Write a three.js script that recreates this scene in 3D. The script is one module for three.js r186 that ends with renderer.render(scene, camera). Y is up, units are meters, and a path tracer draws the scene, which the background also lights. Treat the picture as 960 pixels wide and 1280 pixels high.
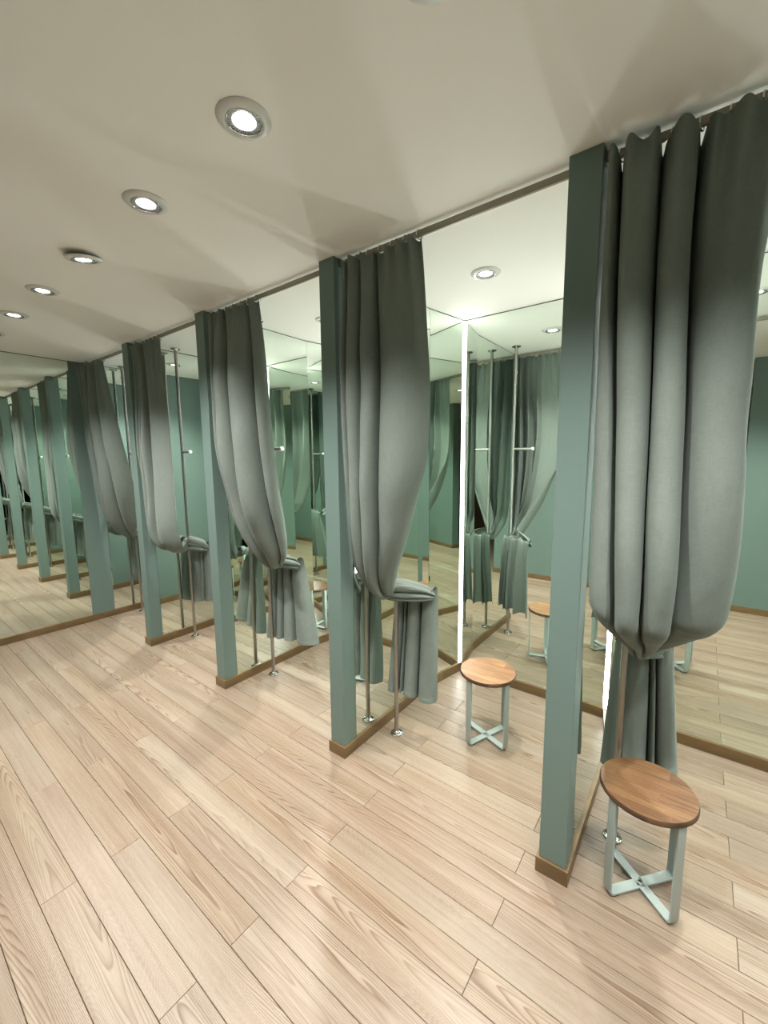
import * as THREE from 'three';
import { RoundedBoxGeometry } from 'three/addons/geometries/RoundedBoxGeometry.js';
import { mergeGeometries, mergeVertices, toCreasedNormals } from 'three/addons/utils/BufferGeometryUtils.js';
import { RectAreaLightUniformsLib } from 'three/addons/lights/RectAreaLightUniformsLib.js';

// ---------------------------------------------------------------- camera, lights, exposure
RectAreaLightUniformsLib.init();
const scene = new THREE.Scene();
const renderer = new THREE.WebGLRenderer({ antialias: true });
renderer.toneMapping = THREE.LinearToneMapping;
renderer.toneMappingExposure = 1.37;
renderer.shadowMap.enabled = true;
scene.background = new THREE.Color(0x000000);

const EYE = new THREE.Vector3(0, 1.5773, 1.4633), YAW = 0.652, PITCH = 0.1278, ROLL = 0.0088, FOCAL = 517.08;
const camera = new THREE.PerspectiveCamera(2 * Math.atan(640 / FOCAL) * 180 / Math.PI, 960 / 1280, 0.02, 60);
{
  const ahead = new THREE.Vector3(-Math.sin(YAW), 0, -Math.cos(YAW)), side = new THREE.Vector3(Math.cos(YAW), 0, -Math.sin(YAW)), Y = new THREE.Vector3(0, 1, 0);
  const fwd = ahead.clone().multiplyScalar(Math.cos(PITCH)).addScaledVector(Y, -Math.sin(PITCH));
  const up0 = ahead.clone().multiplyScalar(Math.sin(PITCH)).addScaledVector(Y, Math.cos(PITCH));
  const right = side.clone().multiplyScalar(Math.cos(ROLL)).addScaledVector(up0, -Math.sin(ROLL));
  const up = side.clone().multiplyScalar(Math.sin(ROLL)).addScaledVector(up0, Math.cos(ROLL));
  const m = new THREE.Matrix4().makeBasis(right, up, fwd.clone().negate());
  camera.quaternion.setFromRotationMatrix(m);
  camera.position.copy(EYE);
}
scene.add(camera);
const DOWNLIGHT_CD = 6.5, DOWNLIGHT_COLOR = new THREE.Color().setRGB(1.0, 0.99, 0.97);
const STALL_CD = 8.6;
const STRIP_NITS = 33, STRIP_COLOR = new THREE.Color().setRGB(0.95, 1.0, 0.97);

// ---------------------------------------------------------------- sizes
const H = 2.5, BASE_H = 0.0615, W = 0.1165, PROUD = 0.0097;
const ROW = [-4.7057, -3.635, -2.5154, -1.3921, -0.2843, 0.83];   // mirror-side base face of the end wall and of each partition
const KINK_Z = -0.86, BACK_Z = -1.2, CORNER_DX = 0.055, POLE_DX = 0.097, POLE_Z = -0.336, RAIL_Y = 2.478, RAIL_Z = -0.06;
const END_X = ROW[0], RIGHT_X = 1.95, FRONT_Z = 1.52;

// ---------------------------------------------------------------- helpers
let seed = 7;
const rnd = () => { seed = (seed * 1664525 + 1013904223) >>> 0; return seed / 4294967296; };
const hash = (x, y, k = 0) => { let h = Math.imul(x | 0, 374761393) ^ Math.imul(y | 0, 668265263) ^ Math.imul(k | 0, 2147483647 - 1442695); h = Math.imul(h ^ (h >>> 13), 1274126177); return ((h ^ (h >>> 16)) >>> 0) / 4294967296; };
const sm = (t) => t * t * (3 - 2 * t);
const mixf = (a, b, t) => a + (b - a) * t;
function noise(x, y, k = 0) {
  const i = Math.floor(x), j = Math.floor(y), a = sm(x - i), b = sm(y - j);
  return mixf(mixf(hash(i, j, k), hash(i + 1, j, k), a), mixf(hash(i, j + 1, k), hash(i + 1, j + 1, k), a), b) * 2 - 1;
}
const fbm = (x, y, k = 0, o = 4) => { let s = 0, a = 0.5; for (let i = 0; i < o; i++) { s += a * noise(x, y, k + i * 17); x *= 2.03; y *= 2.03; a *= 0.5; } return s; };
function texture(w, h, fn, srgb) {
  const d = new Uint8Array(w * h * 4);
  for (let j = 0; j < h; j++) for (let i = 0; i < w; i++) {
    const c = fn(i, j), o = (j * w + i) * 4;
    d[o] = Math.max(0, Math.min(255, c[0])); d[o + 1] = Math.max(0, Math.min(255, c[1])); d[o + 2] = Math.max(0, Math.min(255, c[2])); d[o + 3] = 255;
  }
  const t = new THREE.DataTexture(d, w, h, THREE.RGBAFormat);
  t.wrapS = t.wrapT = THREE.RepeatWrapping; t.magFilter = THREE.LinearFilter; t.minFilter = THREE.LinearMipmapLinearFilter; t.generateMipmaps = true;
  if (srgb) t.colorSpace = THREE.SRGBColorSpace;
  t.needsUpdate = true;
  return t;
}
const names = {};
function numbered(n) { const k = names[n] = (names[n] ?? -1) + 1; return k ? n + '_' + String(k).padStart(3, '0') : n; }
function mesh(name, geometry, material, parent) {
  const m = new THREE.Mesh(geometry, material); m.name = name; m.castShadow = m.receiveShadow = true;
  parent.add(m);
  return m;
}
function thing(name, label, category, pos = [0, 0, 0], group) {
  const g = new THREE.Group(); g.name = numbered(name); g.position.set(...pos); g.userData = { label, category };
  if (group) g.userData.group = group;
  scene.add(g);
  return g;
}
function structure(name, label, category) {
  const g = new THREE.Group(); g.name = name; g.userData = { label, category, kind: 'structure' };
  scene.add(g);
  return g;
}
function box(x0, x1, y0, y1, z0, z1, r = 0) {
  const g = r ? new RoundedBoxGeometry(x1 - x0, y1 - y0, z1 - z0, 2, r) : new THREE.BoxGeometry(x1 - x0, y1 - y0, z1 - z0);
  g.translate((x0 + x1) / 2, (y0 + y1) / 2, (z0 + z1) / 2);
  // uv in metres
  const p = g.attributes.position, n = g.attributes.normal, uv = g.attributes.uv;
  for (let i = 0; i < p.count; i++) {
    const ax = Math.abs(n.getX(i)), ay = Math.abs(n.getY(i)), az = Math.abs(n.getZ(i));
    if (ay > ax && ay > az) uv.setXY(i, p.getX(i), p.getZ(i)); else if (ax > az) uv.setXY(i, p.getZ(i), p.getY(i)); else uv.setXY(i, p.getX(i), p.getY(i));
  }
  return g;
}
// upright prism over a footprint [[x, z], ...]
function prism(points, y0, y1) {
  const s = new THREE.Shape(points.map(([x, z]) => new THREE.Vector2(x, -z)));
  const g = new THREE.ExtrudeGeometry(s, { depth: y1 - y0, bevelEnabled: false });
  g.rotateX(-Math.PI / 2); g.translate(0, y0, 0);
  return g;
}
const cyl = (r0, r1, h, y0, seg = 28) => new THREE.CylinderGeometry(r1, r0, h, seg).translate(0, y0 + h / 2, 0);

// ---------------------------------------------------------------- materials
const srgb = (r, g, b) => new THREE.Color().setRGB(r / 255, g / 255, b / 255, THREE.SRGBColorSpace);
const std = (o) => new THREE.MeshStandardMaterial(o);

// oak laminate: twelve boards of figure, one above another, each 2 m by 0.125 m
const BOARDS = 12;
const floorTex = texture(2048, BOARDS * 128, (i, j) => {
  const b = Math.floor(j / 128), v = (j % 128) / 128, u = i / 1024;
  const k = b * 101;
  const cx = 0.5 + 0.35 * noise(u * 0.9, 3.1, k), wob = 0.10 * fbm(u * 2.2, v * 1.6, k + 1, 3);
  const d = v - cx + wob;
  const slope = (b % 3 === 0 ? 0.55 : b % 3 === 1 ? 1.6 : 3.2), curve = (b % 3 === 2 ? 2.2 : 7.0);
  let g = d * d * curve + u * slope * 0.75 + 0.5 * fbm(u * 1.3, v * 2.4, k + 2, 3) + (b % 3 === 2 ? d * 5.0 : 0);
  const ring = g * 5.2, f = ring - Math.floor(ring);
  const line = Math.pow(f, 3.2) * (1 - sm(Math.max(0, (f - 0.86) / 0.14)));
  const strength = 0.55 + 0.45 * noise(u * 2.1, v * 3.0, k + 4);
  const pore = fbm(u * 26, v * 120, k + 5, 2), streak = fbm(u * 2.4, v * 16, k + 6, 3), fine = noise(u * 60, v * 210, k + 8);
  const patch = fbm(u * 1.1, v * 2.2, k + 7, 2);
  let t = 0.12 + 1.15 * line * strength + 0.20 * streak + 0.13 * pore + 0.05 * fine + 0.18 * patch;
  t = Math.max(0, Math.min(1, t + 0.06));
  const pale = Math.max(0, fbm(u * 1.0, v * 3.0, k + 11, 2) - 0.12) * 0.9;
  const r = mixf(230, 142, t), gg = mixf(210, 106, t), bb = mixf(186, 76, t);
  return [mixf(r, 234, pale), mixf(gg, 218, pale), mixf(bb, 190, pale)];
}, true);
const floorRough = texture(512, 512, (i, j) => { const n = 128 + 60 * fbm(i / 20, j / 5, 900, 3); return [n, n, n]; });
floorRough.repeat.set(1, 6);
const PLANK_TINTS = [[1, 1, 1], [0.95, 0.94, 0.93], [1.03, 1.02, 0.99], [0.90, 0.88, 0.86], [0.98, 0.95, 0.90], [1.0, 0.97, 0.96]];
const plankMats = PLANK_TINTS.map((c) => new THREE.MeshPhysicalMaterial({ map: floorTex, color: new THREE.Color().setRGB(...c.map((v) => Math.min(1, v * 0.375))), roughness: 0.36, specularIntensity: 0.7 }));
const M = {
  subfloor: std({ color: srgb(92, 66, 42), roughness: 0.9 }),
  ceiling: std({ color: srgb(249, 243, 236), roughness: 0.95, bumpMap: texture(256, 256, (i, j) => { const n = 128 + 90 * fbm(i / 9, j / 9, 40, 3); return [n, n, n]; }), bumpScale: 0.0006 }),
  green: std({ color: srgb(102, 121, 113), roughness: 0.5, bumpMap: texture(256, 256, (i, j) => { const n = 128 + 70 * noise(i / 2.2, j / 2.2, 50); return [n, n, n]; }), bumpScale: 0.0003 }),
  mirror: std({ color: new THREE.Color().setRGB(0.83, 0.91, 0.84), metalness: 1, roughness: 0.0 }),
  baseboard: std({ color: srgb(136, 110, 74), roughness: 0.38, metalness: 0.25, map: texture(256, 64, (i, j) => { const n = 225 + 40 * fbm(i / 30, j / 3, 61, 3); return [n, n, n]; }, true) }),
  rail: std({ color: srgb(150, 144, 130), metalness: 0.6, roughness: 0.4 }),
  steel: std({ color: srgb(172, 168, 162), metalness: 1, roughness: 0.36 }),
  chrome: std({ color: srgb(214, 212, 208), metalness: 1, roughness: 0.1 }),
  trim: std({ color: srgb(218, 215, 210), metalness: 0.1, roughness: 0.35 }),
  darkMetal: std({ color: srgb(70, 72, 75), metalness: 0.6, roughness: 0.45 }),
  fin: std({ color: srgb(205, 206, 208), metalness: 0.3, roughness: 0.35 }),
  stoolPaint: std({ color: srgb(158, 168, 162), roughness: 0.42, metalness: 0.1 }),
  rubber: std({ color: srgb(35, 35, 35), roughness: 0.8 }),
  plastic: std({ color: srgb(232, 232, 228), roughness: 0.4 }),
  darkWood: std({ color: srgb(92, 66, 40), roughness: 0.6 }),
  brownWall: std({ color: srgb(74, 56, 40), roughness: 0.8 }),
};
M.lens = std({ color: 0xffffff, emissive: new THREE.Color().setRGB(1, 0.99, 0.96), emissiveIntensity: 4.0, roughness: 0.4 });
M.led = std({ color: 0xffffff, emissive: new THREE.Color().setRGB(0.96, 1.0, 0.98), emissiveIntensity: 6.0, roughness: 0.5 });
const weave = texture(512, 512, (i, j) => {
  const a = noise(i / 1.3, j / 26, 70), b = noise(i / 26, j / 1.3, 71), c = fbm(i / 60, j / 60, 72, 3);
  const n = 224 + 7 * a + 7 * b + 5 * c;
  return [n, n, n];
}, true);
weave.repeat.set(3.2, 3.2);
const weaveBump = texture(512, 512, (i, j) => { const n = 128 + 55 * noise(i / 1.3, j / 26, 70) + 55 * noise(i / 26, j / 1.3, 71); return [n, n, n]; });
weaveBump.repeat.set(3.2, 3.2);
M.linen = new THREE.MeshPhysicalMaterial({ color: srgb(132, 141, 132), map: weave, bumpMap: weaveBump, bumpScale: 0.0004, roughness: 0.92, sheen: 0.35, sheenRoughness: 0.6, sheenColor: srgb(190, 200, 190), side: THREE.DoubleSide });
// stool seat: glued strips of reddish oak
const seatTex = texture(512, 512, (i, j) => {
  const u = i / 512, v = j / 512, strip = Math.floor(v * 6.5), seg = Math.floor(u * 1.1 + hash(strip, 4, 81)), k = strip * 13 + seg * 7;
  const warp = 0.02 * noise(u * 3, v * 5, k), line = Math.pow(Math.abs(noise(u * 2.2, (v + warp) * 75, k + 1)), 1.5), pore = noise(u * 40, v * 240, k + 2);
  const glue = Math.abs(v * 6.5 - Math.round(v * 6.5)) < 0.035 ? 0.16 : 0;
  const t = Math.max(0, Math.min(1, hash(strip, seg, 80) * 0.34 + 0.12 + 0.55 * line + 0.09 * pore + 0.15 * noise(u * 3, v * 9, k + 3) + glue));
  return [mixf(190, 112, t), mixf(147, 74, t), mixf(104, 46, t)];
}, true);
M.seat = std({ map: seatTex, color: new THREE.Color().setRGB(0.44, 0.425, 0.39), roughness: 0.42 });
M.paleSeat = std({ map: seatTex, color: new THREE.Color().setRGB(0.86, 0.86, 0.86), roughness: 0.45 });
M.seatEdge = std({ color: srgb(112, 80, 54), roughness: 0.6, map: texture(64, 64, (i, j) => { const n = 190 + 60 * noise(i / 3, j / 16, 90); return [n, n, n]; }, true) });

// ---------------------------------------------------------------- floor: boards laid along the row, half bond
{
  const PW = 0.11355, PL = 1.325, gap = 0.0006, ch = 0.0013;
  const floor = structure('floor', 'pale oak laminate floor of long staggered boards', 'floor');
  mesh('subfloor', box(END_X - 0.15, RIGHT_X + 0.15, -0.1, -0.0125, BACK_Z - 0.15, 3.7), M.subfloor, floor);
  const zEdge = 1.193;
  function plank(x0, x1, z0, z1) {
    const b = Math.floor(rnd() * BOARDS), u0 = rnd() * 0.6, flip = rnd() < 0.5;
    const X = [x0 + gap, x1 - gap], Z = [z0 + gap, z1 - gap], pos = [], nor = [], uvs = [], idx = [];
    const uvOf = (x, z) => { let a = (x - x0) / 2, v = (z - z0) / PW; if (flip) a = (x1 - x) / 2, v = 1 - v; return [u0 / 2 + a, (b + 0.06 + 0.88 * Math.min(1, Math.max(0, v))) / BOARDS]; };
    const quad = (pts, n) => { const s = pos.length / 3; for (const p of pts) { pos.push(...p); nor.push(...n); uvs.push(...uvOf(p[0], p[2])); } idx.push(s, s + 1, s + 2, s, s + 2, s + 3); };
    const [a, c] = X, [d, e] = Z, i = ch;
    const T = [[a + i, 0, d + i], [a + i, 0, e - i], [c - i, 0, e - i], [c - i, 0, d + i]], B = [[a, -i, d], [a, -i, e], [c, -i, e], [c, -i, d]], L = [[a, -0.012, d], [a, -0.012, e], [c, -0.012, e], [c, -0.012, d]];
    const N = [[-1, 0, 0], [0, 0, 1], [1, 0, 0], [0, 0, -1]];
    quad(T, [0, 1, 0]);
    for (let k = 0; k < 4; k++) { const m = (k + 1) % 4, n = N[k]; quad([B[k], B[m], T[m], T[k]], [n[0] * 0.7, 0.7, n[2] * 0.7]); quad([L[k], L[m], B[m], B[k]], n); }
    const g = new THREE.BufferGeometry();
    g.setAttribute('position', new THREE.Float32BufferAttribute(pos, 3)); g.setAttribute('normal', new THREE.Float32BufferAttribute(nor, 3)); g.setAttribute('uv', new THREE.Float32BufferAttribute(uvs, 2)); g.setIndex(idx);
    return g;
  }
  let count = 0;
  for (let r = -4; r < 22; r++) {
    // rows numbered from the seam at z = 1.193 towards the stalls; r odd and even are shifted by half a board
    const z1 = zEdge - r * PW, z0 = z1 - PW;
    if (z0 < BACK_Z - 0.1 && z1 < BACK_Z) continue;
    const phase = (((r % 2) + 2) % 2) === 0 ? -1.778 : -1.118;
    for (let n = -4; n < 5; n++) {
      const x0 = Math.max(END_X - 0.05, phase + n * PL + 0.002 * (r - 6) * -0.4), x1 = Math.min(RIGHT_X + 0.05, phase + (n + 1) * PL + 0.002 * (r - 6) * -0.4);
      if (x1 - x0 < 0.02) continue;
      mesh(count ? 'plank_' + String(count).padStart(3, '0') : 'plank', plank(x0, x1, z0, z1), plankMats[Math.floor(rnd() * plankMats.length)], floor);
      count++;
    }
  }
  mesh('outer_floor', box(END_X - 0.05, RIGHT_X + 0.05, -0.012, -0.0005, zEdge + 4 * PW, 3.6), plankMats[1], floor);
}

// ---------------------------------------------------------------- ceiling and enclosing walls
{
  const c = structure('ceiling', 'smooth cream painted ceiling', 'ceiling');
  mesh('ceiling_slab', box(END_X - 0.15, RIGHT_X + 0.15, H, H + 0.12, BACK_Z - 0.15, 3.7), M.ceiling, c);

  const back = structure('wall_back', 'rear wall behind the mirrors of the fitting stalls', 'wall');
  mesh('wall_core', box(END_X - 0.15, RIGHT_X + 0.15, 0, H, BACK_Z - 0.15, BACK_Z - 0.012), M.green, back);

  const front = structure('wall_front', 'green corridor wall facing the stalls, with two doorways', 'wall');
  const seg = [[END_X - 0.15, -2.75], [-1.83, -0.6], [0.345, RIGHT_X + 0.15]];
  for (const [a, b] of seg) {
    mesh('wall_section', box(a, b, 0, H, FRONT_Z, FRONT_Z + 0.14), M.green, front);
    mesh('skirting', box(a - 0.008, b + 0.008, 0, BASE_H, FRONT_Z - 0.01, FRONT_Z + 0.15), M.baseboard, front);
  }
  const far = structure('wall_far', 'dark brown wall of the room beyond the doorways', 'wall');
  mesh('wall_core', box(END_X - 0.15, RIGHT_X + 0.15, 0, H, 3.6, 3.72), M.brownWall, far);
  const right = structure('wall_right', 'green wall closing the corridor beyond the last partition', 'wall');
  mesh('wall_core', box(RIGHT_X, RIGHT_X + 0.12, 0, H, BACK_Z - 0.15, 3.7), M.green, right);
  mesh('skirting', box(RIGHT_X - 0.01, RIGHT_X, 0, BASE_H, BACK_Z, FRONT_Z), M.baseboard, right);
  const left = structure('wall_left', 'end wall of the corridor covered by a tall mirror over a brown skirting', 'wall');
  mesh('wall_core', box(END_X - 0.15, END_X - 0.016, 0, H, BACK_Z - 0.15, 3.7), M.green, left);
  mesh('skirting', box(END_X - 0.016, END_X, 0, BASE_H, KINK_Z, FRONT_Z, 0.002), M.baseboard, left);
  mesh('green_strip', box(END_X - 0.016, END_X - 0.006, BASE_H, H, -0.116, 0.079), M.green, left);
  const big = thing('wall_mirror', 'tall mirror covering the whole end wall of the corridor', 'mirror');
  mesh('glass', box(END_X - 0.0159, END_X - 0.0105, BASE_H + 0.001, H - 0.007, 0.0792, FRONT_Z - 0.002), M.mirror, big);
}

// ---------------------------------------------------------------- partitions with mirrored side and angled wing
const PART_LABEL = [null,
  'green partition post between the first and second stalls from the end mirror',
  'green partition post between the second and third stalls from the end mirror',
  'green partition post whose pole curtain hangs beside the free standing stool',
  'large green partition post with the wooden stool pushed close beside it',
  'green partition closing the stall that holds the darker wooden stool'];
function wing(face, dir, parent) {
  // angled mirror wing between the straight side mirror and the strip light in the rear corner, with its skirting
  const a = [face, KINK_Z], b = [face + dir * (CORNER_DX + 0.01), BACK_Z];
  const d = [b[0] - a[0], b[1] - a[1]], l = Math.hypot(...d), n = [-d[1] / l * dir, d[0] / l * dir]; // into the stall
  const off = (p, k) => [p[0] + n[0] * k, p[1] + n[1] * k];
  mesh('angled_mirror', prism([off(a, -0.004), off(b, -0.004), off(b, 0.0008), off(a, 0.0008)], BASE_H + 0.001, H - 0.007), M.mirror, parent);
  mesh('angled_core', prism([[a[0] - dir * 0.004, a[1]], [a[0] - dir * 0.004, b[1]], off(b, -0.0045), off(a, -0.0045)], 0, H), M.green, parent);
  mesh('angled_skirting', prism([off(a, -0.003), off(b, -0.003), off(b, PROUD), off(a, PROUD)], 0, BASE_H), M.baseboard, parent);
}
for (let i = 1; i < ROW.length; i++) {
  const x = ROW[i], xr = x - PROUD, xl = x - W + PROUD;
  const p = thing('partition', PART_LABEL[i], 'partition', [0, 0, 0], 'partitions between the fitting stalls');
  mesh('end_post', box(xl, xr, BASE_H, H, -0.105, -PROUD, 0.0025), M.green, p);
  mesh('core', box(xl + 0.0055, xr - 0.0055, 0, H, BACK_Z - 0.012, -0.1052), M.green, p);
  mesh('front_skirting', box(x - W, x, 0, BASE_H, -0.1, 0, 0.0015), M.baseboard, p);
  if (i < 3) { // the two partitions nearest the end wall carry a short mirror and a painted panel on the far side
    mesh('painted_panel', box(xl, xl + 0.0052, BASE_H, H, BACK_Z, -0.4506), M.green, p);
    mesh('side_mirror', box(xl, xl + 0.0052, BASE_H + 0.001, H - 0.007, -0.45, -0.1064), M.mirror, p);
    mesh('side_skirting', box(x - W, xl + 0.006, 0, BASE_H, BACK_Z, -0.1), M.baseboard, p);
  }
  for (const dir of i < 3 ? [1] : [1, -1]) {
    const f = dir > 0 ? xr : xl, out = dir > 0 ? x : x - W;
    mesh('side_mirror', box(Math.min(f, f - dir * 0.0052), Math.max(f, f - dir * 0.0052), BASE_H + 0.001, H - 0.007, KINK_Z + 0.0006, -0.1064), M.mirror, p);
    wing(f, dir, p);
    mesh('side_skirting', box(Math.min(out, f - dir * 0.006), Math.max(out, f - dir * 0.006), 0, BASE_H, KINK_Z, -0.1), M.baseboard, p);
  }
}
{
  const p = thing('end_mirror', 'mirror lining the end wall inside the first stall', 'mirror', [0, 0, 0]);
  const x = ROW[0];
  mesh('side_mirror', box(x - PROUD - 0.0052, x - PROUD, BASE_H + 0.001, H - 0.007, KINK_Z + 0.0006, -0.1164), M.mirror, p);
  wing(x - PROUD, 1, p);
}
// rear mirrors and their skirtings
const BACK_LABEL = ['rear mirror of the stall beside the end wall', 'rear mirror of the second stall from the end wall', 'rear mirror of the third stall from the end wall', 'rear mirror behind the small free standing stool', 'rear mirror behind the stool beside the large post'];
for (let i = 0; i < 5; i++) {
  const x0 = ROW[i] - PROUD + CORNER_DX + 0.012, x1 = ROW[i + 1] - W + PROUD - (i < 2 ? 0.0105 : CORNER_DX + 0.012);
  const p = thing('rear_mirror', BACK_LABEL[i], 'mirror', [0, 0, 0], 'rear mirrors of the stalls');
  mesh('glass', box(x0, x1, BASE_H + 0.001, H - 0.007, BACK_Z - 0.0118, BACK_Z - 0.006), M.mirror, p);
  mesh('skirting', box(x0 - 0.01, x1 + 0.01, 0, BASE_H, BACK_Z - 0.0118, BACK_Z + 0.003), M.baseboard, p);
}

// ---------------------------------------------------------------- strip lights in the rear corners
const STRIP_FAR = ['stall beside the end wall', 'second stall from the end wall', 'third stall from the end wall', 'stall with the small stool', 'stall with the large stool'].map((w) => 'vertical strip light in the mirrored corner opposite the pole, ' + w);
const STRIP_LABEL = ['vertical strip light in the corner of the end wall stall', 'vertical strip light in the corner of the second stall', 'vertical strip light in the corner of the third stall', 'bright vertical strip light rising behind the small stool', 'vertical strip light behind the large post and tied curtain'];
for (let i = 0; i < 5; i++) for (const dir of i < 2 ? [1] : [1, -1]) {
  const x = dir > 0 ? ROW[i] - PROUD + CORNER_DX + 0.0125 : ROW[i + 1] - W + PROUD - CORNER_DX - 0.0125, z = BACK_Z + 0.004;
  const p = thing('strip_light', dir > 0 ? STRIP_LABEL[i] : STRIP_FAR[i], 'light', [x, BASE_H + 0.002, z], 'corner strip lights');
  p.rotation.y = dir * Math.PI / 4;
  const len = H - BASE_H - 0.01;
  mesh('housing', box(-0.008, 0.008, 0, len, -0.006, 0.002), M.trim, p);
  mesh('diffuser', box(-0.007, 0.007, 0.003, len - 0.003, 0.002, 0.006), M.led, p);
  const light = new THREE.RectAreaLight(STRIP_COLOR, STRIP_NITS, 0.0125, len - 0.01);
  light.name = 'strip_glow'; light.position.set(0, len / 2, 0.0075); light.rotation.set(0, Math.PI, 0);
  p.add(light);
}

// ---------------------------------------------------------------- curtain rails
const RAIL_LABEL = ['steel curtain rail across the stall beside the end wall', 'steel curtain rail across the second stall', 'steel curtain rail across the third stall', 'steel curtain rail spanning above the small stool', 'steel curtain rail carrying the largest curtain'];
for (let i = 0; i < 5; i++) {
  const x0 = i ? ROW[i] - PROUD : END_X - 0.006, x1 = ROW[i + 1] - W + PROUD;
  const p = thing('curtain_rail', RAIL_LABEL[i], 'curtain rail', [x0, RAIL_Y, RAIL_Z], 'curtain rails between the posts');
  mesh('bar', new RoundedBoxGeometry(x1 - x0, 0.026, 0.014, 3, 0.005).translate((x1 - x0) / 2, 0, 0), M.rail, p);
  for (const s of [0, 1]) mesh('socket', new RoundedBoxGeometry(0.01, 0.034, 0.026, 2, 0.003).translate(s ? x1 - x0 - 0.005 : 0.005, 0, 0), M.rail, p);
}

// ---------------------------------------------------------------- poles with a peg
const POLE_LABEL = ['floor to ceiling steel pole in the end wall stall', 'floor to ceiling steel pole in the second stall', 'floor to ceiling steel pole in the third stall', 'steel pole tied with the curtain beside the small stool', 'steel pole tied with the largest curtain'];
for (let i = 0; i < 5; i++) {
  const p = thing('garment_pole', POLE_LABEL[i], 'pole', [ROW[i] + POLE_DX, 0, POLE_Z], 'garment poles');
  mesh('pole', cyl(0.0122, 0.0122, H - 0.004, 0.002, 24), M.steel, p);
  mesh('floor_flange', new THREE.LatheGeometry([[0, 0.0005], [0.036, 0.0005], [0.036, 0.004], [0.031, 0.008], [0.017, 0.010], [0.015, 0.016], [0.0123, 0.018]].map((q) => new THREE.Vector2(...q)), 32), M.chrome, p);
  mesh('ceiling_flange', new THREE.LatheGeometry([[0.0123, -0.018], [0.015, -0.016], [0.017, -0.010], [0.036, -0.007], [0.036, -0.0005], [0, -0.0005]].map((q) => new THREE.Vector2(...q)), 32).translate(0, H, 0), M.chrome, p);
  const reach = [0.115, 0.115, 0.18, 0.15, 0.15][i];
  const peg = mesh('peg', new THREE.CylinderGeometry(0.011, 0.011, reach, 18).rotateZ(Math.PI / 2).translate(0.01 + reach / 2, 1.65, 0), M.steel, p);
  mesh('peg_cap', new THREE.CylinderGeometry(0.0135, 0.0135, 0.014, 20).rotateZ(Math.PI / 2).translate(0.017 + reach, 1.65, 0), M.plastic, peg);
}

// ---------------------------------------------------------------- curtains tied round the poles
const smoothGrid = (P, U, V, uv) => {
  const g = new THREE.BufferGeometry(), idx = [];
  for (let j = 0; j < V - 1; j++) for (let i = 0; i < U - 1; i++) { const a = j * U + i; idx.push(a, a + U, a + 1, a + 1, a + U, a + U + 1); }
  g.setAttribute('position', new THREE.Float32BufferAttribute(P, 3)); g.setAttribute('uv', new THREE.Float32BufferAttribute(uv, 2)); g.setIndex(idx);
  g.computeVertexNormals();
  return g;
};
function catmull(a, b, c, d, t) { const t2 = t * t, t3 = t2 * t; return 0.5 * (2 * b + (c - a) * t + (2 * a - 5 * b + 4 * c - d) * t2 + (3 * b - a - 3 * c + d) * t3); }
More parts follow.
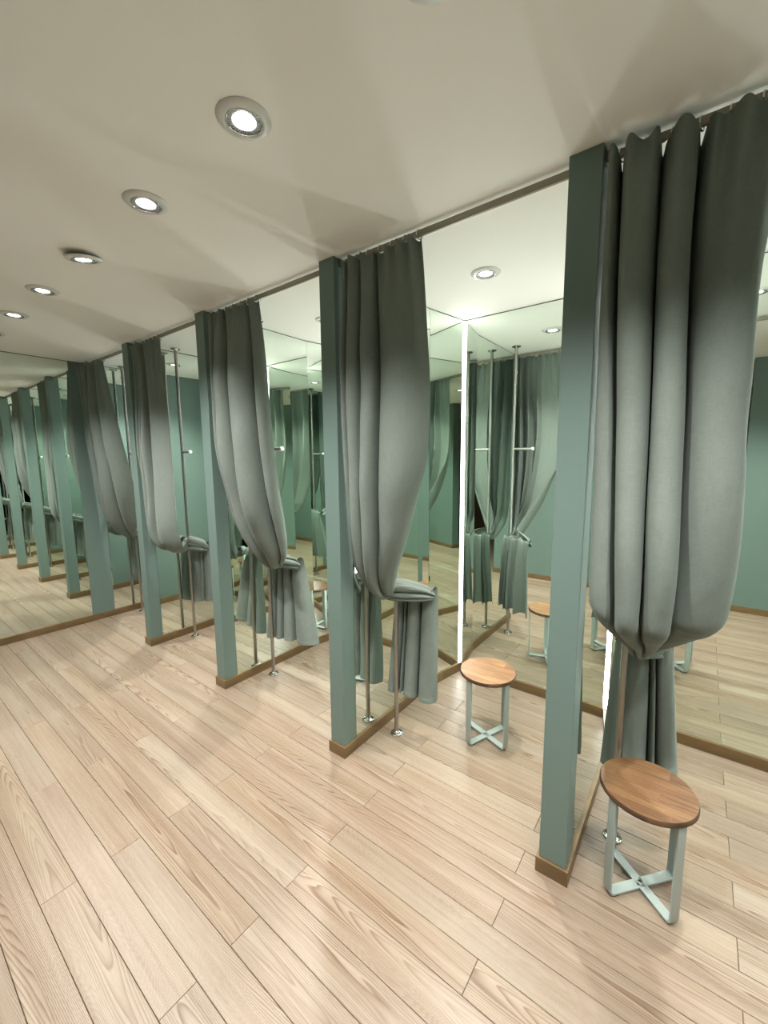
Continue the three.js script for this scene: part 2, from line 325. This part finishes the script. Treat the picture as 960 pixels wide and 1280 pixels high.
// rows: [[L], [M], [R], fold]; valleys: positions of the creases across the cloth; heights: how far each fold stands out
function cloth(rows, valleys, heights, U, V, key, opt = {}) {
  const n = rows.length, base = [], fold = [];
  const at = (r, c, k) => rows[Math.max(0, Math.min(n - 1, r))][c][k];
  const fo = (r) => rows[Math.max(0, Math.min(n - 1, r))][3];
  // spread rows evenly by the length of the middle strand
  const len = [0];
  for (let r = 1; r < n; r++) len.push(len[r - 1] + Math.hypot(at(r, 1, 0) - at(r - 1, 1, 0), at(r, 1, 1) - at(r - 1, 1, 1), at(r, 1, 2) - at(r - 1, 1, 2)) + 0.05);
  const total = len[n - 1], tt = [];
  for (let j = 0; j < V; j++) {
    const d = total * j / (V - 1);
    let r = 0; while (r < n - 2 && len[r + 1] < d) r++;
    const t = (d - len[r]) / (len[r + 1] - len[r]);
    tt.push(d);
    fold.push(Math.max(0, catmull(fo(r - 1), fo(r), fo(r + 1), fo(r + 2), t)));
    const q = [0, 1, 2].map((c) => [0, 1, 2].map((k) => catmull(at(r - 1, c, k), at(r, c, k), at(r + 1, c, k), at(r + 2, c, k), t)));
    for (let i = 0; i < U; i++) {
      const s = i / (U - 1), l = 2 * (s - 0.5) * (s - 1), m = -4 * s * (s - 1), e = 2 * s * (s - 0.5);
      base.push(new THREE.Vector3(l * q[0][0] + m * q[1][0] + e * q[2][0], l * q[0][1] + m * q[1][1] + e * q[2][1], l * q[0][2] + m * q[1][2] + e * q[2][2]));
    }
  }
  const pos = [], uv = [], ds = new THREE.Vector3(), dt = new THREE.Vector3(), nn = new THREE.Vector3(), p = new THREE.Vector3();
  for (let j = 0; j < V; j++) for (let i = 0; i < U; i++) {
    const o = (a, b) => base[Math.max(0, Math.min(V - 1, b)) * U + Math.max(0, Math.min(U - 1, a))];
    ds.subVectors(o(i + 1, j), o(i - 1, j)); dt.subVectors(o(i, j + 1), o(i, j - 1));
    nn.crossVectors(dt, ds).normalize(); ds.normalize();
    const d = tt[j], f = d / total, s0 = i / (U - 1);
    const s = Math.max(0, Math.min(0.99999, s0 + (opt.wander ?? 0.02) * fbm(d * 1.6, s0 * 2.5, key, 2) * Math.sin(Math.PI * s0)));
    const vl = opt.drift ? valleys.map((v, q) => v + opt.drift[q] * sm(Math.min(1, f * 1.25))) : valleys;
    let k = 0; while (k < vl.length - 2 && vl[k + 1] <= s) k++;
    const u = (s - vl[k]) / (vl[k + 1] - vl[k]);
    const bump = Math.pow(Math.sin(Math.PI * Math.min(1, Math.max(0, u))), opt.round ?? 0.8);
    let h = fold[j] * heights[k] * (bump - 0.45) + 0.35 * fold[j] * heights[k] * bump * fbm(d * 2.2, k * 3.3 + s * 2, key + 5, 2);
    // narrow slits between neighbouring folds
    const edge = Math.min(k > 0 ? u : 9, k < valleys.length - 2 ? 1 - u : 9) * (vl[k + 1] - vl[k]) * (opt.span ?? 0.45);
    h -= fold[j] * (opt.slit ?? 0.07) * (1 - sm(Math.min(1, edge / (opt.slitWidth ?? 0.017))));
    if (opt.flap) h += 0.005 * Math.exp(-Math.pow((s - vl[1] + 0.05) / 0.006, 2)) + 0.02 * f * (k === 0 ? sm(u) : 0);
    // each fold leans over the crease on its left
    const lean = fold[j] * heights[k] * (opt.lean ?? 0.35) * Math.sin(2 * Math.PI * u) * -0.5;
    // heading pleats
    if (opt.pleats) { const w = Math.exp(-d / 0.2); h += w * 0.018 * Math.sin(2 * Math.PI * opt.pleats * s0 + 1.3 * Math.sin(7 * s0)); }
    // soft buckles where the cloth gathers
    const g = opt.gather ?? 0.5;
    if (f > g - 0.25) h += 0.009 * Math.min(1, (f - g + 0.25) * 3) * fbm(s0 * 7 + d * 1.5, d * 3.4, key + 9, 3);
    h += 0.004 * fbm(s0 * 4, d * 1.8, key + 13, 3);
    if (opt.hem && total - d < opt.hem) h += 0.0022;
    p.copy(o(i, j)).addScaledVector(nn, h).addScaledVector(ds, lean);
    if (opt.pleats && d < 0.1) p.y += (1 - d / 0.1) * 0.009 * Math.sin(2 * Math.PI * opt.pleats * s0 * 1.0 + 0.6);
    if (opt.minX !== undefined) p.x = Math.max(opt.minX + 0.0015 * noise(d * 9, s0 * 9, key), p.x);
    if (opt.pole) { // keep clear of the pole
      const ax = p.x - opt.pole[0], az = p.z - opt.pole[1], r = Math.hypot(ax, az), R = 0.0165;
      if (r < R) { const q = R / Math.max(1e-4, r); p.x = opt.pole[0] + ax * q; p.z = opt.pole[1] + az * q; }
    }
    pos.push(p.x, p.y, p.z); uv.push(s0 * (opt.width ?? 1.1), d);
  }
  return smoothGrid(pos, U, V, uv);
}
const CURTAINS = [
  { // beside the end wall
    tailFolds: [[0, 0.4, 0.55, 1], [0.05, 0.03, 0.06]], label: 'sage linen curtain tied back at the end wall mirror',
    rows: [
      [[0.02, 2.468, 0.02], [0.22, 2.468, -0.04], [0.42, 2.468, -0.05], 0.5],
      [[0.02, 2.10, -0.005], [0.26, 2.10, -0.02], [0.52, 2.10, -0.05], 0.8],
      [[0.022, 1.75, -0.025], [0.31, 1.78, -0.02], [0.60, 1.80, -0.06], 1],
      [[0.025, 1.42, -0.055], [0.32, 1.42, -0.04], [0.60, 1.45, -0.12], 1],
      [[0.04, 1.16, -0.085], [0.29, 1.12, -0.09], [0.54, 1.20, -0.18], 1],
      [[0.07, 0.96, -0.14], [0.24, 0.93, -0.16], [0.44, 0.99, -0.23], 0.8],
      [[0.10, 0.86, -0.22], [0.18, 0.83, -0.25], [0.27, 0.87, -0.27], 0.5],
      [[0.11, 0.80, -0.275], [0.15, 0.84, -0.265], [0.18, 0.89, -0.285], 0.4],
      [[0.17, 0.80, -0.32], [0.20, 0.84, -0.30], [0.20, 0.89, -0.33], 0.35],
      [[0.25, 0.79, -0.38], [0.27, 0.82, -0.37], [0.27, 0.86, -0.40], 0.3],
      [[0.27, 0.78, -0.42], [0.28, 0.80, -0.42], [0.275, 0.82, -0.43], 0.2],
    ],
    valleys: [0, 0.13, 0.27, 0.62, 1], heights: [0.06, 0.07, 0.09, 0.07],
    tail: { L: [0.06, 0.86, -0.36], R: [0.26, 0.83, -0.42], BL: [0.04, 0.32, -0.37], BR: [0.29, 0.32, -0.45] },
  },
  { // broad flat panel
    tailFolds: [[0, 0.5, 0.62, 1], [0.05, 0.03, 0.05]], label: 'sage linen curtain with one broad flat fold and puffed tie',
    rows: [
      [[0.015, 2.468, -0.05], [0.22, 2.468, -0.05], [0.43, 2.468, -0.05], 0.5],
      [[0.015, 2.10, -0.06], [0.23, 2.10, -0.045], [0.455, 2.10, -0.05], 0.8],
      [[0.016, 1.70, -0.062], [0.235, 1.70, -0.035], [0.463, 1.70, -0.05], 1],
      [[0.016, 1.35, -0.063], [0.235, 1.33, -0.03], [0.46, 1.33, -0.05], 1],
      [[0.018, 1.06, -0.066], [0.235, 1.02, -0.03], [0.455, 1.06, -0.06], 0.9],
      [[0.05, 0.93, -0.10], [0.235, 0.88, -0.08], [0.43, 0.90, -0.11], 0.7],
      [[0.10, 0.87, -0.22], [0.19, 0.835, -0.20], [0.32, 0.85, -0.22], 0.5],
      [[0.11, 0.82, -0.275], [0.16, 0.865, -0.26], [0.22, 0.93, -0.27], 0.45],
      [[0.16, 0.81, -0.32], [0.20, 0.86, -0.30], [0.22, 0.93, -0.32], 0.4],
      [[0.22, 0.80, -0.38], [0.25, 0.84, -0.37], [0.25, 0.89, -0.40], 0.35],
      [[0.24, 0.79, -0.42], [0.255, 0.81, -0.42], [0.25, 0.83, -0.43], 0.2],
    ],
    valleys: [0, 0.1, 0.22, 0.36, 1], heights: [0.07, 0.07, 0.08, 0.045],
    tail: { L: [0.02, 0.86, -0.355], R: [0.24, 0.84, -0.42], BL: [0.01, 0.30, -0.36], BR: [0.27, 0.34, -0.44] },
  },
  {
    tailFolds: [[0, 0.2, 0.34, 0.58, 1], [0.05, 0.04, 0.05, 0.06]], label: 'sage linen curtain in deep dark folds with a flared tail',
    rows: [
      [[0.015, 2.468, -0.05], [0.24, 2.468, -0.05], [0.485, 2.468, -0.06], 0.5],
      [[0.015, 2.12, -0.05], [0.25, 2.12, -0.035], [0.505, 2.12, -0.065], 0.85],
      [[0.016, 1.74, -0.075], [0.265, 1.74, -0.03], [0.52, 1.74, -0.07], 1.1],
      [[0.018, 1.44, -0.11], [0.27, 1.42, -0.06], [0.505, 1.45, -0.115], 1.1],
      [[0.05, 1.16, -0.16], [0.28, 1.13, -0.12], [0.47, 1.18, -0.19], 1],
      [[0.12, 0.99, -0.22], [0.29, 0.96, -0.19], [0.425, 0.99, -0.24], 0.8],
      [[0.17, 0.90, -0.26], [0.26, 0.875, -0.25], [0.35, 0.90, -0.265], 0.55],
      [[0.21, 0.845, -0.29], [0.255, 0.875, -0.275], [0.30, 0.92, -0.29], 0.4],
      [[0.25, 0.845, -0.33], [0.28, 0.88, -0.315], [0.29, 0.92, -0.34], 0.35],
      [[0.30, 0.83, -0.38], [0.32, 0.86, -0.375], [0.315, 0.895, -0.40], 0.3],
      [[0.315, 0.82, -0.41], [0.325, 0.84, -0.415], [0.32, 0.855, -0.43], 0.2],
    ],
    valleys: [0, 0.1, 0.36, 0.84, 1], heights: [0.07, 0.10, 0.10, 0.05],
    tail: { L: [0.06, 0.88, -0.36], R: [0.33, 0.86, -0.42], BL: [0.01, 0.27, -0.36], BR: [0.47, 0.29, -0.43] },
  },
  {
    tailFolds: [[0, 0.22, 0.3, 0.62, 1], [0.06, 0.03, 0.06, 0.07]], label: 'sage linen curtain with a thick tie roll above the small stool',
    rows: [
      [[0.015, 2.468, -0.05], [0.22, 2.468, -0.05], [0.43, 2.468, -0.06], 0.5],
      [[0.015, 2.14, -0.05], [0.23, 2.14, -0.035], [0.45, 2.14, -0.06], 0.85],
      [[0.016, 1.82, -0.048], [0.24, 1.82, -0.02], [0.467, 1.82, -0.065], 1],
      [[0.016, 1.52, -0.07], [0.225, 1.50, -0.03], [0.44, 1.54, -0.085], 1],
      [[0.018, 1.25, -0.095], [0.19, 1.20, -0.07], [0.345, 1.31, -0.16], 1],
      [[0.022, 1.04, -0.13], [0.14, 0.98, -0.13], [0.225, 1.10, -0.23], 0.85],
      [[0.05, 0.91, -0.20], [0.115, 0.87, -0.21], [0.15, 0.97, -0.265], 0.6],
      [[0.09, 0.835, -0.275], [0.125, 0.875, -0.255], [0.145, 0.945, -0.28], 0.5],
      [[0.16, 0.822, -0.32], [0.18, 0.87, -0.295], [0.185, 0.935, -0.33], 0.45],
      [[0.25, 0.825, -0.37], [0.265, 0.86, -0.36], [0.262, 0.90, -0.395], 0.4],
      [[0.285, 0.825, -0.40], [0.298, 0.84, -0.405], [0.292, 0.857, -0.42], 0.2],
    ],
    valleys: [0, 0.09, 0.26, 0.46, 1], heights: [0.07, 0.085, 0.085, 0.06],
    tail: { L: [0.055, 0.87, -0.36], R: [0.295, 0.855, -0.415], BL: [0.025, 0.25, -0.36], BR: [0.30, 0.215, -0.43] },
  },
  {
    tailFolds: [[0, 0.62, 0.72, 1], [0.06, 0.02, 0.05]], round: 0.7, label: 'largest sage linen curtain sagging low over the wooden stool',
    rows: [
      [[0.0, 2.468, -0.03], [0.20, 2.468, -0.05], [0.42, 2.468, -0.06], 0.7],
      [[0.0, 2.12, -0.028], [0.195, 2.12, -0.035], [0.385, 2.10, -0.06], 1],
      [[0.002, 1.75, -0.028], [0.20, 1.75, -0.02], [0.388, 1.72, -0.065], 1.15],
      [[0.004, 1.42, -0.028], [0.20, 1.36, 0.0], [0.388, 1.42, -0.10], 1.15],
      [[0.006, 1.16, -0.03], [0.20, 1.09, 0.0], [0.392, 1.16, -0.17], 0.85],
      [[0.010, 1.10, -0.035], [0.20, 1.03, -0.03], [0.39, 1.09, -0.20], 0.7],
      [[0.03, 1.07, -0.05], [0.195, 0.985, -0.08], [0.37, 1.06, -0.22], 0.5],
      [[0.10, 0.955, -0.16], [0.185, 0.91, -0.19], [0.28, 0.955, -0.26], 0.3],
      [[0.12, 0.865, -0.26], [0.165, 0.865, -0.27], [0.20, 0.89, -0.29], 0.4],
      [[0.15, 0.84, -0.32], [0.18, 0.86, -0.31], [0.20, 0.90, -0.335], 0.35],
      [[0.19, 0.83, -0.37], [0.21, 0.85, -0.37], [0.21, 0.885, -0.395], 0.3],
      [[0.20, 0.82, -0.41], [0.215, 0.83, -0.41], [0.21, 0.85, -0.42], 0.2],
    ],
    valleys: [0, 0.09, 0.34, 0.56, 1], heights: [0.05, 0.10, 0.11, 0.09], drift: [0, 0.16, 0.08, 0.06, 0], flap: true,
    tail: { L: [0.06, 0.87, -0.36], R: [0.25, 0.86, -0.41], BL: [0.035, 0.28, -0.36], BR: [0.30, 0.33, -0.43] },
  },
];
CURTAINS.forEach((c, i) => {
  const p = thing('curtain', c.label, 'curtain', [ROW[i], 0, 0], 'tied back linen curtains');
  const pole = [POLE_DX, POLE_Z], minX = -PROUD + 0.003;
  mesh('drape', cloth(c.rows, c.valleys, c.heights, 170, 190, 100 + i * 31, { pleats: 7, minX, pole, gather: 0.72, lean: 0.22, round: c.round, drift: c.drift, flap: c.flap }), M.linen, p);
  const { L, R, BL, BR } = c.tail, mid = (a, b, k, dz = 0, dy = 0) => [(a[0] + b[0]) / 2, (a[1] + b[1]) / 2 + dy, (a[2] + b[2]) / 2 + dz];
  const lerp3 = (a, b, t) => [mixf(a[0], b[0], t), mixf(a[1], b[1], t), mixf(a[2], b[2], t)];
  const sh = (a, dx, dy, dz) => [a[0] + dx, a[1] + dy, a[2] + dz];
  const row = (t, f, dy = 0, dz = 0) => { const a = sh(lerp3(L, BL, t), 0, dy, dz), b = sh(lerp3(R, BR, t), 0, dy, dz); return [a, mid(a, b, 0, 0, 0), b, f]; };
  const over = (dy, dz, f) => { const a = sh(L, 0, dy, dz), b = sh(R, 0, dy, dz); return [a, mid(a, b), b, f]; };
  const rows = [over(-0.01, 0.035, 0.2), over(0.025, 0.012, 0.25), over(0.02, -0.022, 0.3), row(0.06, 0.45, 0, -0.03), row(0.25, 0.8, 0, -0.025), row(0.6, 1, 0, -0.015), row(1, 1.1)];
  mesh('tail', cloth(rows, c.tailFolds[0], c.tailFolds[1], 90, 110, 500 + i * 31, { minX, pole, gather: 0.0, lean: 0.3, width: 0.6, hem: 0.045, slit: 0.03, slitWidth: 0.012, span: 0.25 }), M.linen, p);
  const wtop = c.rows[0][2][0];
  for (let k = 0; k < 7; k++) {
    const x = mixf(0.03, wtop - 0.008, k / 6);
    mesh('ring', new THREE.TorusGeometry(0.0175, 0.0022, 8, 22).rotateY(Math.PI / 2 - 0.25).translate(x, RAIL_Y - 0.004, RAIL_Z), M.chrome, p);
  }
});

// ---------------------------------------------------------------- stools
function stool(label, x, z, turn, grain, seatMat = M.seat) {
  const p = thing('stool', label, 'stool', [x, 0, z], 'round wooden stools');
  p.rotation.y = turn;
  const top = 0.402, R = 0.152, th = 0.021, r = 0.143, wdt = 0.032, bt = 0.0065, rad = 0.022;
  const top_ = new THREE.CircleGeometry(R - 0.003, 72).rotateX(-Math.PI / 2).rotateY(grain).translate(0, top, 0);
  const uv = top_.attributes.uv; for (let k = 0; k < uv.count; k++) uv.setXY(k, uv.getX(k), uv.getY(k));
  const seat = mesh('seat', top_, seatMat, p);
  mesh('seat_edge', new THREE.LatheGeometry([[0, top - th], [R - 0.004, top - th], [R, top - th + 0.004], [R, top - 0.004], [R - 0.003, top]].map((q) => new THREE.Vector2(...q)), 72), M.seatEdge, seat);
  for (const s of [0, 1]) {
    const y0 = 0.006 + s * bt * 0.0, h = top - th;
    const u = new THREE.Shape();
    u.moveTo(-r, h); u.lineTo(-r, y0 + rad); u.absarc(-r + rad, y0 + rad, rad, Math.PI, 1.5 * Math.PI, false); u.lineTo(r - rad, y0); u.absarc(r - rad, y0 + rad, rad, 1.5 * Math.PI, 2 * Math.PI, false); u.lineTo(r, h);
    u.lineTo(r - bt, h); u.lineTo(r - bt, y0 + rad); u.absarc(r - rad, y0 + rad, rad - bt, 0, -0.5 * Math.PI, true); u.lineTo(-r + rad, y0 + bt); u.absarc(-r + rad, y0 + rad, rad - bt, 1.5 * Math.PI, Math.PI, true); u.lineTo(-r + bt, h); u.lineTo(-r, h);
    const g = toCreasedNormals(new THREE.ExtrudeGeometry(u, { depth: wdt, bevelEnabled: true, bevelSize: 0.0006, bevelThickness: 0.0006, bevelSegments: 1, curveSegments: 8 }).translate(0, 0, -wdt / 2), 0.6);
    g.rotateY(s * Math.PI / 2 + Math.PI / 4);
    const fr = mesh('leg_frame', g, M.stoolPaint, p);
    for (const e of [-1, 1]) mesh('foot', new RoundedBoxGeometry(0.02, 0.0055, 0.03, 1, 0.001).translate(e * (r - 0.03), 0.0030, 0).rotateY(s * Math.PI / 2 + Math.PI / 4), M.rubber, fr);
  }
  return p;
}
stool('large reddish wooden stool with grey green legs beside the big post', -0.072, -0.174, 0.08, -0.08);
stool('pale wooden stool with grey green legs between two posts', -0.868, -0.617, 0.42, -0.42, M.paleSeat);
stool('wooden stool seen in the mirror of the third stall', -2.15, -1.0, 0.3, 0.5);
stool('wooden stool seen in the mirror of the end wall stall', -4.12, -0.8, 0.9, 0.1);

// ---------------------------------------------------------------- recessed downlights
function downlight(label, x, z, cd, tilt, group) {
  const p = thing('downlight', label, 'light', [x, H, z], group);
  if (tilt) { p.position.y -= 0.012; p.rotation.set(tilt, 0, -tilt * 0.6); }
  const lathe = (q, n = 56) => new THREE.LatheGeometry(q.map((v) => new THREE.Vector2(...v)), n);
  mesh('trim_ring', lathe([[0.049, -0.0015], [0.049, -0.0085], [0.053, -0.0105], [0.062, -0.009], [0.070, -0.005], [0.074, -0.001], [0.074, -0.0004], [0.049, -0.0004]].reverse()), M.trim, p);
  mesh('bezel', new THREE.TorusGeometry(0.0475, 0.0022, 10, 56).rotateX(Math.PI / 2).translate(0, -0.0085, 0), M.chrome, p);
  const cup = mesh('cup', lathe([[0.0, -0.0008], [0.0455, -0.0008], [0.0455, -0.003]].reverse()), M.darkMetal, p);
  for (let k = 0; k < 40; k++) mesh('fin', new THREE.BoxGeometry(0.0135, 0.005, 0.0034).translate(0.0388, -0.004, 0).rotateY(k / 40 * Math.PI * 2), M.fin, cup);
  mesh('lens', lathe([[0.0, -0.0078], [0.026, -0.0072], [0.0305, -0.005], [0.0315, -0.0012]].reverse()), M.lens, p);
  const l = new THREE.SpotLight(DOWNLIGHT_COLOR, cd, 0, 1.03, 1.0, 2);
  l.name = 'downlight_glow'; l.position.set(0, -0.03, 0); l.castShadow = true; l.shadow.radius = 1.4;
  l.target.position.set(0, -1.2, 0); p.add(l); p.add(l.target);
}
const corridor = [-4.12, -3.508, -2.9, -2.289, -1.656, -1.059, -0.47, 0.14, 0.75, 1.36];
const CL = ['downlight nearest the end mirror', 'downlight second from the end mirror', 'downlight third from the end mirror', 'downlight hanging askew from its ceiling hole', 'downlight with a dark finned cup next to the askew one', 'largest downlight showing bright finned lamp and brushed ring', 'downlight beyond the largest finned one'];
corridor.forEach((x, k) => downlight(k < 7 ? 'recessed ceiling ' + CL[k] : 'recessed ceiling downlight above the doorway end, ' + ['first', 'second', 'third'][k - 7] + ' beyond the large post', x, 0.69, DOWNLIGHT_CD, k === 3 ? 0.14 : 0, 'corridor ceiling downlights'));
const SL = ['stall beside the end wall', 'second stall from the end wall', 'third stall from the end wall', 'stall with the small stool', 'stall with the large stool'];
for (let i = 0; i < 5; i++) downlight('recessed ceiling downlight inside the ' + SL[i], ROW[i] + 0.463, -0.613, STALL_CD, 0, 'stall ceiling downlights');

for (const [x, n] of [[-2.3, 'facing the third stall'], [-0.1, 'facing the darker wooden stool']]) downlight('recessed ceiling downlight in the room beyond the doorway ' + n, x, 2.6, 1.2, 0, 'ceiling downlights beyond the doorways');
renderer.render(scene, camera);
